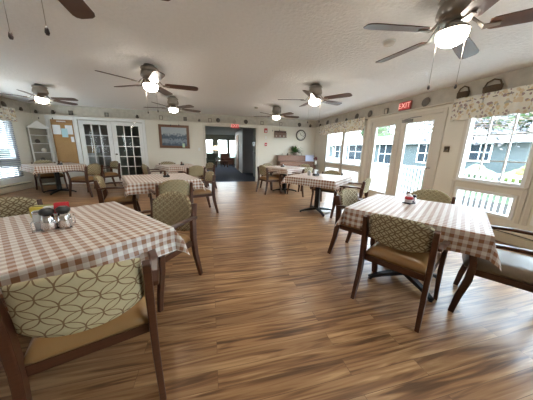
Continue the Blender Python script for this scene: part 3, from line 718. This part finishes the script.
chair(olive, -.60, 3.55, -.37, .93, 'armchair with its back to us at the near side of the centre left table')
chair(leafy, -.25, 4.42, -.95, -.3, 'armchair at the right side of the centre left table, seen side on')
chair(olive, -1.45, 3.98, .93, .25, 'armchair at the left side of the centre left table, leaning toward the checked cloth')
chair(olive, -4.38, 7.4, .7, -.7, 'armchair behind the far left table, in front of the cork board')
chair(olive, -3.08, 6.50, -.93, .3, 'armchair at the near right side of the far left table')
chair(leafy, -2.98, 7.42, -.7, -.7, 'armchair by the white glazed doors, far right side of the far left table')
chair(olive, -1.42, 6.4, .87, .5, 'armchair at the near left side of the table below the painting')
chair(leafy, -1.2, 7.35, .5, -.87, 'armchair directly under the framed painting, facing us')
chair(olive, -.48, 6.15, -.5, .87, 'armchair at the near right side of the table below the painting')
chair(leafy, -.22, 7.1, -.87, -.5, 'armchair by the opening, far right side of the table below the painting')
chair(olive, 2.58, 3.55, -.64, .77, 'armchair at the near side of the middle right table, just behind the near right table')
chair(olive, 2.62, 4.5, -.77, -.64, 'armchair at the window side of the middle right table')
chair(olive, 1.68, 6.2, .87, .3, 'armchair at the left side of the far right table, seen side on')
chair(leafy, 2.5, 5.8, -.5, .87, 'pale backed armchair at the near side of the far right table')
chair(leafy, 1.95, 6.85, .5, -.87, 'armchair between the far right table and the sideboard')
chair(olive, 2.82, 6.6, -.87, -.5, 'armchair at the window end of the far right table')
# tennis-ball like white glides on two feet
# ---------------------------------------------------------------- table items
CT = TZ+.005
def shaker(x, y, z, label, cap, r=.028, h=.095, group='shakers in the near caddy'):
    t = thing('shaker', label, 'shaker', (x, y, z), 0, group)
    MB().lathe([(r, 0), (r*1.05, .008), (r*.85, h*.6), (r*.72, h*.8)], n=20).build('body', CHROME, t)
    MB().lathe([(r*.8, h*.8), (r*.95, h*.85), (r*.95, h), (r*.5, h*1.12)], n=20).build('cap', cap, t)
    return t
BLK = mat('black plastic', (.015, .015, .015), .35); RED = mat('red plastic', (.5, .03, .04), .4); YEL = mat('yellow card', (.75, .60, .10), .5)
def caddy(x, y, label):
    t = thing('condiment_caddy', label, 'caddy', (x, y, CT), 0, 'condiment caddies'); W = mat('caddy wire', (.06, .06, .065), .3, .8)
    MB().box(-.09, .09, -.06, .06, 0, .006).build('tray', CHROME, t, .002)
    q = MB(); pts = [(-.09, -.06, .06), (.09, -.06, .06), (.09, .06, .06), (-.09, .06, .06), (-.09, -.06, .06)]
    for a, b in zip(pts, pts[1:]): q.sweep([a, b], .004, n=6)
    for p in pts[:4]: q.sweep([(p[0], p[1], 0), p], .004, n=6)
    q.build('wire_rim', CHROME, t); return t
cx, cy = -.97, 1.60
caddy(cx, cy, 'chrome wire caddy of shakers and packets on the near left table').rotation_euler.z = .35
def rot(dx, dy, a=.35): return cx+dx*math.cos(a)-dy*math.sin(a), cy+dx*math.sin(a)+dy*math.cos(a)
x, y = rot(-.02, -.035); shaker(x, y, CT+.007, 'steel shaker with black cap, left of the pair at the front of the near caddy', BLK, .038, .115)
x, y = rot(.055, -.03); shaker(x, y, CT+.007, 'steel shaker with black cap, right of the pair below the red packets', BLK, .038, .118)
x, y = rot(-.065, .0)
t = thing('sugar_jar', 'ribbed clear jar of white packets at the left of the near caddy', 'jar', (x, y, CT+.007))
MB().lathe([(.024, 0), (.027, .04), (.028, .095)], n=16).build('jar_body', mat('frosted jar', (.62, .64, .66), .25, var=.1, scale=80), t)
MB().lathe([(.029, .095), (.029, .105), (.02, .112)], n=16).build('lid', CHROME, t)
x, y = rot(.045, .03)
for k in range(5):
    tag(MB().box(-.028, .028, -.003, .003, .0, .065, Matrix.Rotation(.12*(k-2.5), 4, 'X')).build('sweetener_packet', RED, None, loc=(x, y-.028+.011*k, CT+.088)), 'red sweetener packet standing in the near caddy, %s of its row' % ('front', 'second', 'middle', 'fourth', 'rearmost')[k], 'packet', 'sweetener packets in the near caddy').rotation_euler.z = .35
x, y = rot(-.01, .03)
for k in range(4):
    tag(MB().box(-.028, .028, -.003, .003, .0, .06, Matrix.Rotation(.1*(k-2), 4, 'X')).build('sugar_packet', PAPER, None, loc=(x, y-.015+.011*k, CT+.074)), 'white sugar packet standing in the near caddy, %s of its row' % ('front', 'second', 'third', 'rearmost')[k], 'packet', 'sugar packets in the near caddy').rotation_euler.z = .35
t = thing('napkin_holder', 'bright yellow napkin box behind the near caddy', 'napkin holder', (-1.17, 1.88, CT), .1)
MB().box(-.085, .085, -.03, .03, 0, .075).build('box', YEL, t, .006); MB().box(-.07, .07, -.02, .02, .07, .082).build('napkins', mat('olive napkin', (.35, .33, .12), .8), t)
# right table centrepiece
t = thing('napkin_holder', 'small black holder with a red and white card on the near right table', 'napkin holder', (1.99, 1.77, CT), .2)
MB().box(-.05, .05, -.04, .04, 0, .012).build('base', BLK, t, .003)
MB().lathe([(.034, .012), (.036, .05), (.03, .085), (.012, .10)], (-.012, 0, 0), 18).build('jar', mat('white jar', (.72, .68, .68), .3), t)
MB().lathe([(.037, .045), (.037, .075)], (-.012, 0, 0), 18).build('red_band', RED, t)
shaker(2.075, 1.79, CT, 'dark topped shaker beside the red banded jar on the near right table', BLK, .02, .075, 'shakers on the near right table')
for (x, y, nm) in ((-.75, 4.1, 'centre left'), (-.80, 6.85, 'table below the painting'), (-3.75, 6.8, 'far left'), (2.12, 6.35, 'far right')):
    t = thing('condiment_holder', 'small dark condiment holder on the %s' % (nm if 'table' in nm else nm+' table'), 'condiment holder', (x, y, CT), .3, 'small condiment holders')
    MB().box(-.05, .05, -.035, .035, 0, .03).build('tray', BLK, t, .004)
    MB().lathe([(.02, .03), (.018, .08), (.012, .10)], (-.02, 0, 0), 12).build('bottle', mat('brown bottle', (.12, .04, .02), .2), t)
    MB().lathe([(.016, .03), (.014, .07), (.01, .08)], (.025, 0, 0), 12).build('bottle', CHROME, t)
t = thing('condiment_holder', 'condiment holder with white packets on the middle right table', 'condiment holder', (2.1, 4.1, CT), .3, 'small condiment holders')
MB().box(-.06, .06, -.04, .04, 0, .05).build('tray', BLK, t, .004); MB().box(-.045, .0, -.025, .025, .05, .13).build('packets', PAPER, t); MB().lathe([(.02, .05), (.018, .12), (.01, .13)], (.035, 0, 0), 12).build('bottle', CHROME, t)
tag(MB().lathe([(.03, 0), (.034, .06), (.03, .10)], n=16).build('cup', mat('grey cup', (.35, .36, .36), .4), None, loc=(1.98, 4.18, CT)), 'grey cup left of the condiment holder on the middle right table', 'cup')

# ---------------------------------------------------------------- wall things
def framed(name, label, cat, x0, x1, z0, z1, fw, fm, art, y=D-.03, mount=True):
    t = thing(name, label, cat, ((x0+x1)/2, y, (z0+z1)/2)); a, b = (x1-x0)/2, (z1-z0)/2
    MB().box(-a, a, -.012, .024, b-fw, b).box(-a, a, -.012, .024, -b, -b+fw).box(-a, -a+fw, -.012, .024, -b+fw, b-fw).box(a-fw, a, -.012, .024, -b+fw, b-fw).build('frame', fm, t, .006)
    MB().box(-a+fw, a-fw, 0, .02, -b+fw, b-fw).build('picture', art, t); return t
tt = NT('winter landscape print'); o = tt.coord(); sp = tt.n('SeparateXYZ'); tt.l(o, sp.inputs[0])
r = tt.n('ValToRGB'); tt.l(tt.math('ADD', tt.math('MULTIPLY', sp.outputs[2], 1.5), tt.math('ADD', .25, tt.math('MULTIPLY', tt.noise(14, o, 6), .5))), r.inputs[0]); e = r.color_ramp.elements
e[0].position = .1; e[0].color = (.10, .14, .20, 1); e[1].position = .9; e[1].color = (.42, .48, .52, 1)
for p_, c_ in ((.3, (.30, .36, .42, 1)), (.45, (.08, .12, .17, 1)), (.55, (.16, .20, .24, 1)), (.66, (.45, .50, .54, 1))): x = e.new(p_); x.color = c_
tt.l(r.outputs[0], tt.b.inputs['Base Color']); tt.b.inputs['Roughness'].default_value = .2; MATS['print'] = tt.m
pf = framed('painting', 'brown framed blue winter landscape painting on the back wall', 'painting', -1.67, -.69, 1.22, 2.0, .085, m_wood('frame wood', (.12, .055, .03), (.22, .11, .06), .4), MATS['print'])
MB().box(.25, .33, -.016, -.008, -.36, -.22).build('ribbon', mat('pale green ribbon', (.45, .62, .45), .6), pf, .003)
t = thing('wall_clock', 'round white faced wall clock with dark rim right of the opening', 'clock', (3.53, D-.03, 1.83))
MX = Matrix.Rotation(PI/2, 4, 'X')
MB().lathe([(.205, -.028), (.215, -.01), (.205, .022), (.165, .024), (.165, -.005)], n=40, M=MX).build('rim', mat('clock rim', (.10, .09, .07), .4), t)
MB().lathe([(.166, -.005), (.166, .010)], n=40, M=MX).build('dial', mat('clock dial', (.78, .76, .68), .5, var=.02), t)
q = MB()
for k in range(12):
    M = Matrix.Rotation(k*PI/6, 4, 'Y'); q.box(-.006, .006, -.013, -.0105, .12, .15, M)
q.build('hour_marks', BLK, t)
MB().box(-.006, .006, -.017, -.014, -.01, .09, Matrix.Rotation(-.5, 4, 'Y')).build('hour_hand', BLK, t); MB().box(-.004, .004, -.020, -.018, -.01, .13, Matrix.Rotation(1.9, 4, 'Y')).build('minute_hand', BLK, t)
t = thing('wall_rack', 'small brown wooden wall rack with little ornaments left of the clock', 'rack', (2.67, D-.05, 1.84))
MB().box(-.24, .24, .02, .045, -.12, .12).build('back_panel', CHWOOD, t); MB().box(-.25, .25, -.03, .02, -.13, -.11).build('shelf', CHWOOD, t)
MB().box(-.24, .24, -.03, -.02, -.11, .05).build('front_panel', m_wood('rack wood', (.13, .07, .05), (.22, .13, .09)), t)
for k, dx in enumerate((-.17, -.02, .13)):
    tag(MB().lathe([(.03, 0), (.035, .05), (.015, .10), (.022, .16)], n=12).build('figurine', mat('pale figurine', (.55, .52, .45), .5), None, loc=(2.67+dx, D-.052, 1.732)), 'pale ornament standing in the brown wall rack, %s of the three' % ('left', 'middle', 'right')[k], 'ornament', 'ornaments in the wall rack')
t = thing('fire_alarm', 'red fire alarm strobe on the wall right of the opening', 'alarm', (2.09, D-.03, 1.95))
MB().box(-.06, .06, -.02, .03, -.08, .08).build('housing', mat('alarm red', (.45, .03, .03), .4), t, .008); MB().box(-.03, .03, -.035, -.02, -.05, 0).build('strobe', WHITE, t)
t = thing('fire_pull_station', 'small red fire pull station below the alarm strobe', 'alarm', (2.10, D-.03, 1.44))
MB().box(-.045, .045, -.015, .03, -.06, .06).build('housing', mat('alarm red', (.45, .03, .03)), t, .006); MB().box(-.03, .03, -.025, -.015, -.015, .005).build('pull_handle', WHITE, t)
tag(MB().box(-.03, .03, 0, .01, -.05, .05).build('wall_plate', WHITE, None, .003, (2.10, D-.012, 1.70)), 'small white plate between the two red alarms', 'wall plate')
tag(MB().box(-.035, .035, 0, .01, -.055, .055).build('light_switch', WHITE, None, .003, (-.37, D-.012, 1.2)), 'white switch plate left of the opening', 'switch')
def exit_sign(label, loc, rz):
    t = thing('exit_sign', label, 'exit sign', loc, rz, 'exit signs')
    MB().box(-.15, .15, -.02, .02, -.085, .085).build('housing', mat('exit housing', (.35, .06, .05), .5), t, .006)
    MB().box(-.14, .14, -.024, -.02, -.075, .075).build('face', mat('exit red', (.6, .05, .045), .5, emit=.05), t)
    cu = bpy.data.curves.new('exit_text', 'FONT'); cu.body = 'EXIT'; cu.size = .15; cu.align_x = 'CENTER'; cu.align_y = 'CENTER'; cu.extrude = .0015
    tmp = bpy.data.objects.new('tmp', cu); COL.objects.link(tmp); bpy.context.view_layer.update()
    me = bpy.data.meshes.new_from_object(tmp.evaluated_get(bpy.context.evaluated_depsgraph_get())); bpy.data.objects.remove(tmp)
    me.materials.clear(); me.materials.append(mat('exit letters', (.9, .45, .4), .5, emit=.35)); o = bpy.data.objects.new('lettering', me); COL.objects.link(o); o.parent = t
    o.location = (0, -.026, 0); o.rotation_euler = (PI/2, 0, 0)
exit_sign('red EXIT sign above the glazed patio doors', (R-.05, 4.16, 2.245), -PI/2)
exit_sign('red EXIT sign above the wide opening in the back wall', (.92, D-.045, 2.06), 0)
t = thing('smoke_detector', 'round white smoke detector on the ceiling by the nearest fan', 'smoke detector', (1.90, 2.26, CH))
MB().lathe([(.065, 0), (.065, -.012)]).build('base', WHITE, t); MB().lathe([(.055, -.012), (.05, -.035), (.03, -.042)]).build('cover', mat('detector cover', (.62, .58, .52), .5), t)
t = thing('smoke_detector', 'small smoke detector on the ceiling toward the back opening', 'smoke detector', (1.32, 6.5, CH))
MB().lathe([(.065, 0), (.065, -.012)]).build('base', WHITE, t); MB().lathe([(.055, -.012), (.05, -.035), (.03, -.042)]).build('cover', mat('detector cover', (.62, .58, .52)), t)
t = thing('thermostat', 'small dark control on the wall right of the patio doors', 'thermostat', (R-.02, 3.13, 1.34))
MB().box(-.008, .018, -.04, .04, -.05, .05).build('plate', mat('bronze plate', (.12, .09, .06), .4, .5), t, .003); MB().box(-.02, -.008, -.012, .012, -.02, .02).build('dial', BLK, t)

# corner shelf with a peaked top
t = thing('corner_shelf', 'tall white house shaped shelf standing in the far left corner', 'shelf', (L+.22, D-.24, 0), math.radians(35))
SW = mat('aged white paint', (.60, .58, .54), .6, var=.05)
MB().box(-.20, .20, .12, .13, 0, 1.72).build('back_panel', mat('wall tone backing', (.30, .27, .22), .7), t)  # added panel, coloured as the darker wall showing through the open shelf
for s in (-1, 1): MB().box(s*.20-.015, s*.20+.015, -.08, .12, 0, 1.70).build('side_panel', SW, t)
for z in (.05, .4, .72, 1.0, 1.26, 1.5): MB().box(-.185, .185, -.08, .12, z, z+.018).build('shelf', SW, t)
MB().prism([(-.25, 1.70), (.25, 1.70), (0, 1.93)], -.10, .13).build('gable', SW, t, .004)
OR = mat('ornament glaze', (.09, .075, .06), .35, var=.5, scale=30); OR2 = mat('ornament cream', (.55, .50, .42), .4)
for k, (dx, z, lb) in enumerate(((-.06, 1.278, 'upper'), (.04, 1.018, 'middle'), (-.02, .738, 'lower'))):
    p = Vector((L+.22, D-.24, 0))+Matrix.Rotation(math.radians(35), 3, 'Z') @ Vector((dx, 0, z))
    tag(MB().lathe([(.04, 0), (.06, .04), (.05, .09), (.02, .12)], n=16).build('jar', OR if k % 2 == 0 else OR2, None, loc=p), 'small jar on the %s shelf of the white corner shelf' % lb, 'jar', 'jars on the corner shelf')

# sideboard with plant
SB = m_wood('reddish sideboard wood', (.15, .065, .033), (.27, .125, .07), .35, (8, 3, 3))
t = thing('sideboard', 'reddish wooden sideboard against the back wall under the clock', 'sideboard', (3.29, D-.30, 0))
MB().box(-.74, .74, -.20, .24, .06, .80).build('body', SB, t, .006); MB().box(-.77, .77, -.23, .25, .80, .83).build('top', SB, t, .006)
MB().box(-.74, .74, .02, .24, .83, 1.02).build('upper_body', SB, t, .005); MB().box(-.77, .77, -.0, .25, 1.02, 1.045).build('upper_top', SB, t, .005)
for k in range(3): 
    x = -.49+k*.49; d = MB().box(x-.22, x+.22, -.222, -.2, .12, .74).build('cabinet_door', SB, t, .006); MB().lathe([(.006, 0), (.014, .02), (.002, .03)], n=10, M=Matrix.Translation((x+.18, -.222, .45)) @ MX).build('knob', PEWTER, d)
for s in (-1, 1):
    for yy in (-.17, .2): MB().box(s*.70-.025, s*.70+.025, yy-.025, yy+.025, 0, .06).build('leg', SB, t)
for k in range(2): x = -.36+k*.72; MB().box(x-.33, x+.33, .005, .02, .85, 1.0).build('drawer', SB, t, .004)
tag(MB().box(-.18, .18, 0, .01, 0, .24, Matrix.Rotation(-.15, 4, 'X')).build('sheet_music', mat('bluish paper', (.55, .60, .78), .6), None, loc=(3.82, D-.38, .832)), 'pale bluish sheet propped on the right of the sideboard', 'paper')
t = thing('potted_plant', 'bushy green potted plant on top of the sideboard', 'plant', (3.26, D-.17, 1.046))
MB().lathe([(.06, 0), (.08, .1), (.085, .11), (.07, .105)], n=20).build('pot', mat('plant pot', (.35, .30, .25), .5), t)
q = MB(); rr = random.Random(3)
for k in range(90):
    a = rr.uniform(0, 2*PI); ln = rr.uniform(.22, .42); el = rr.uniform(.25, 1.4); n_ = 5; pts = []
    for j in range(n_+1):
        s_ = j/n_; hr = ln*math.cos(el)*s_; z = .1+ln*math.sin(el)*s_*1.1-.12*s_*s_
        yy = hr*math.sin(a); yy = min(yy, .12)
        pts.append((hr*math.cos(a), yy, z))
    q.sweep(pts, [.012, .035, .045, .04, .028, .004], .002, ref=(-math.sin(a), math.cos(a), 0))
q.build('foliage', MATS['plant green'], t)
for k, (dx, lb) in enumerate(((-.55, 'leftmost ornament on top of the sideboard'), (-.33, 'second ornament on the sideboard, left of the plant'), (.26, 'ornament on the sideboard just right of the plant'))):
    tag(MB().lathe([(.03, 0), (.035, .03), (.02, .07), (.01, .09)], n=14).build('ornament', OR2 if k != 1 else OR, None, loc=(3.29+dx, D-.17, 1.046)), lb, 'ornament', 'ornaments on the sideboard')
t = thing('vase_of_flowers', 'slim vase with dark red flowers at the right end of the sideboard', 'vase', (3.86, D-.80, 0)); 
MB().lathe([(.12, 0), (.12, .02), (.02, .04), (.02, .70), (.12, .72)], n=16).build('stand', DK, t)
MB().lathe([(.03, .72), (.045, .78), (.02, .88)], n=14).build('vase', OR2, t)
q = MB(); [q.sphere((rr.uniform(-.06, .06), rr.uniform(-.06, .06), .95+rr.uniform(-.04, .06)), .04, sub=1) for _ in range(8)]; q.build('blossom', mat('dark red blossom', (.12, .02, .02), .6), t)

# ornaments on the plate rail
RZ = 2.146
def plate(x, y, rz, label, r=.075, m=OR):
    t = thing('decorative_plate', label, 'plate', (x, y, RZ), rz, 'ornaments on the plate rail')
    M = Matrix.Translation((0, .01, r+.006)) @ Matrix.Rotation(PI/2-.15, 4, 'X')
    MB().lathe([(r*.6, -.004), (r, .006), (r, .010), (r*.62, .001)], n=24, M=M).build('dish', m, t)
    MB().box(-.03, .03, -.012, .03, 0, .01).build('stand', DK, t)
def rframe(x, y, rz, label, w_=.11, h_=.13, m=OR2):
    t = thing('small_picture_frame', label, 'picture frame', (x, y, RZ), rz, 'ornaments on the plate rail')
    a = w_/2; k = .014
    MB().box(-a, a, -.008, .008, 0, k).box(-a, a, -.008, .008, h_-k, h_).box(-a, -a+k, -.008, .008, k, h_-k).box(a-k, a, -.008, .008, k, h_-k).build('frame', mat('rail frame', (.10, .09, .08), .4), t)
    MB().box(-a+k, a-k, -.002, .006, k, h_-k).build('picture', m, t)
def jug(x, y, rz, label, h_=.10, m=OR):
    t = thing('small_jug', label, 'jug', (x, y, RZ), rz, 'ornaments on the plate rail')
    MB().lathe([(h_*.25, 0), (h_*.42, h_*.3), (h_*.38, h_*.6), (h_*.2, h_*.8), (h_*.27, h_)], n=16).build('body', m, t)
    MB().sweep([(h_*.25, 0, h_*.85), (h_*.6, 0, h_*.75), (h_*.6, 0, h_*.4), (h_*.36, 0, h_*.3)], h_*.08, n=6, ref=(0, 1, 0)).build('handle', m, t)
yb = D-.045; GR = mat('ornament grey', (.16, .14, .12), .5, var=.4, scale=30)
items = [(-4.99, jug, 'above the corner shelf', .1, OR), (-4.57, jug, 'above the left edge of the cork board', .12, OR), (-4.11, rframe, 'above the right edge of the cork board', 0, GR), (-3.15, rframe, 'above the middle of the white glazed doors', 0, GR), (-2.28, jug, 'above the right end of the white glazed doors', .11, OR),
         (-1.56, rframe, 'above the left half of the painting', 0, OR2), (-.79, rframe, 'above the right edge of the painting', 0, GR), (-.33, jug, 'between the painting and the opening', .09, GR), (.04, rframe, 'above the left end of the opening', 0, OR2), (.32, plate, 'above the opening, left of its exit sign', 0, OR),
         (.89, jug, 'directly above the back exit sign', .15, OR2), (1.32, plate, 'above the opening, right of its exit sign', 0, OR), (1.93, rframe, 'above the right corner of the opening', 0, OR2), (2.67, rframe, 'above the wall rack', 0, OR2), (3.44, plate, 'above the wall clock', 0, OR), (3.90, jug, 'at the far right corner of the back wall', .11, OR)]
def nm(f): return {'jug': 'small jug', 'rframe': 'small picture frame', 'plate': 'small plate'}[f.__name__]
for x, f, lb, h_, m in items:
    kw = {'m': m}
    if f is jug: kw['h_'] = h_
    f(x, yb, 0, '%s on the rail %s' % (nm(f), lb), **kw)
for y, f, lb, m in ((8.0, jug, 'at the corner end of the right wall', OR), (7.47, plate, 'over the far end of the far right valance', OR), (6.87, plate, 'over the middle of the far right valance', GR), (6.31, jug, 'over the near half of the far right valance', OR), (5.82, plate, 'over the near end of the far right valance', OR), (5.27, plate, 'above the left jamb of the patio doors', GR), (4.70, rframe, 'left of the patio exit sign', OR2), (3.69, plate, 'right of the patio exit sign', GR)):
    f(R-.045, y, -PI/2, '%s on the rail %s' % (nm(f), lb), m=m, **({'r': .085} if f is plate else {}))
BK = mat('basket wicker', (.11, .075, .045), .8, var=.3, scale=60)
for y, w_, lb in ((3.02, .10, 'small dark basket on the rail over the end of the near valance'), (2.62, .13, 'large brown basket on the rail above the near valance')):
    t = thing('basket', lb, 'basket', (R-.047, y, RZ), 0, 'baskets on the plate rail')
    bm_ = MB().lathe([(.030, 0), (.042, .05), (.044, .12), (.036, .125)], n=20); 
    for v in bm_.b.verts: v.co.y *= w_/.045
    bm_.build('bowl', BK, t)
    MB().sweep([(0, -w_*.9, .10), (0, -w_*.6, .18), (0, 0, .21), (0, w_*.6, .18), (0, w_*.9, .10)], .022, n=6).build('handle', BK, t)
for y, f, lb in ((8.01, jug, 'at the far end of the left wall'), (7.48, plate, 'above the far end of the left valance')):
    f(L+.045, y, PI/2, '%s on the rail %s' % (nm(f), lb))
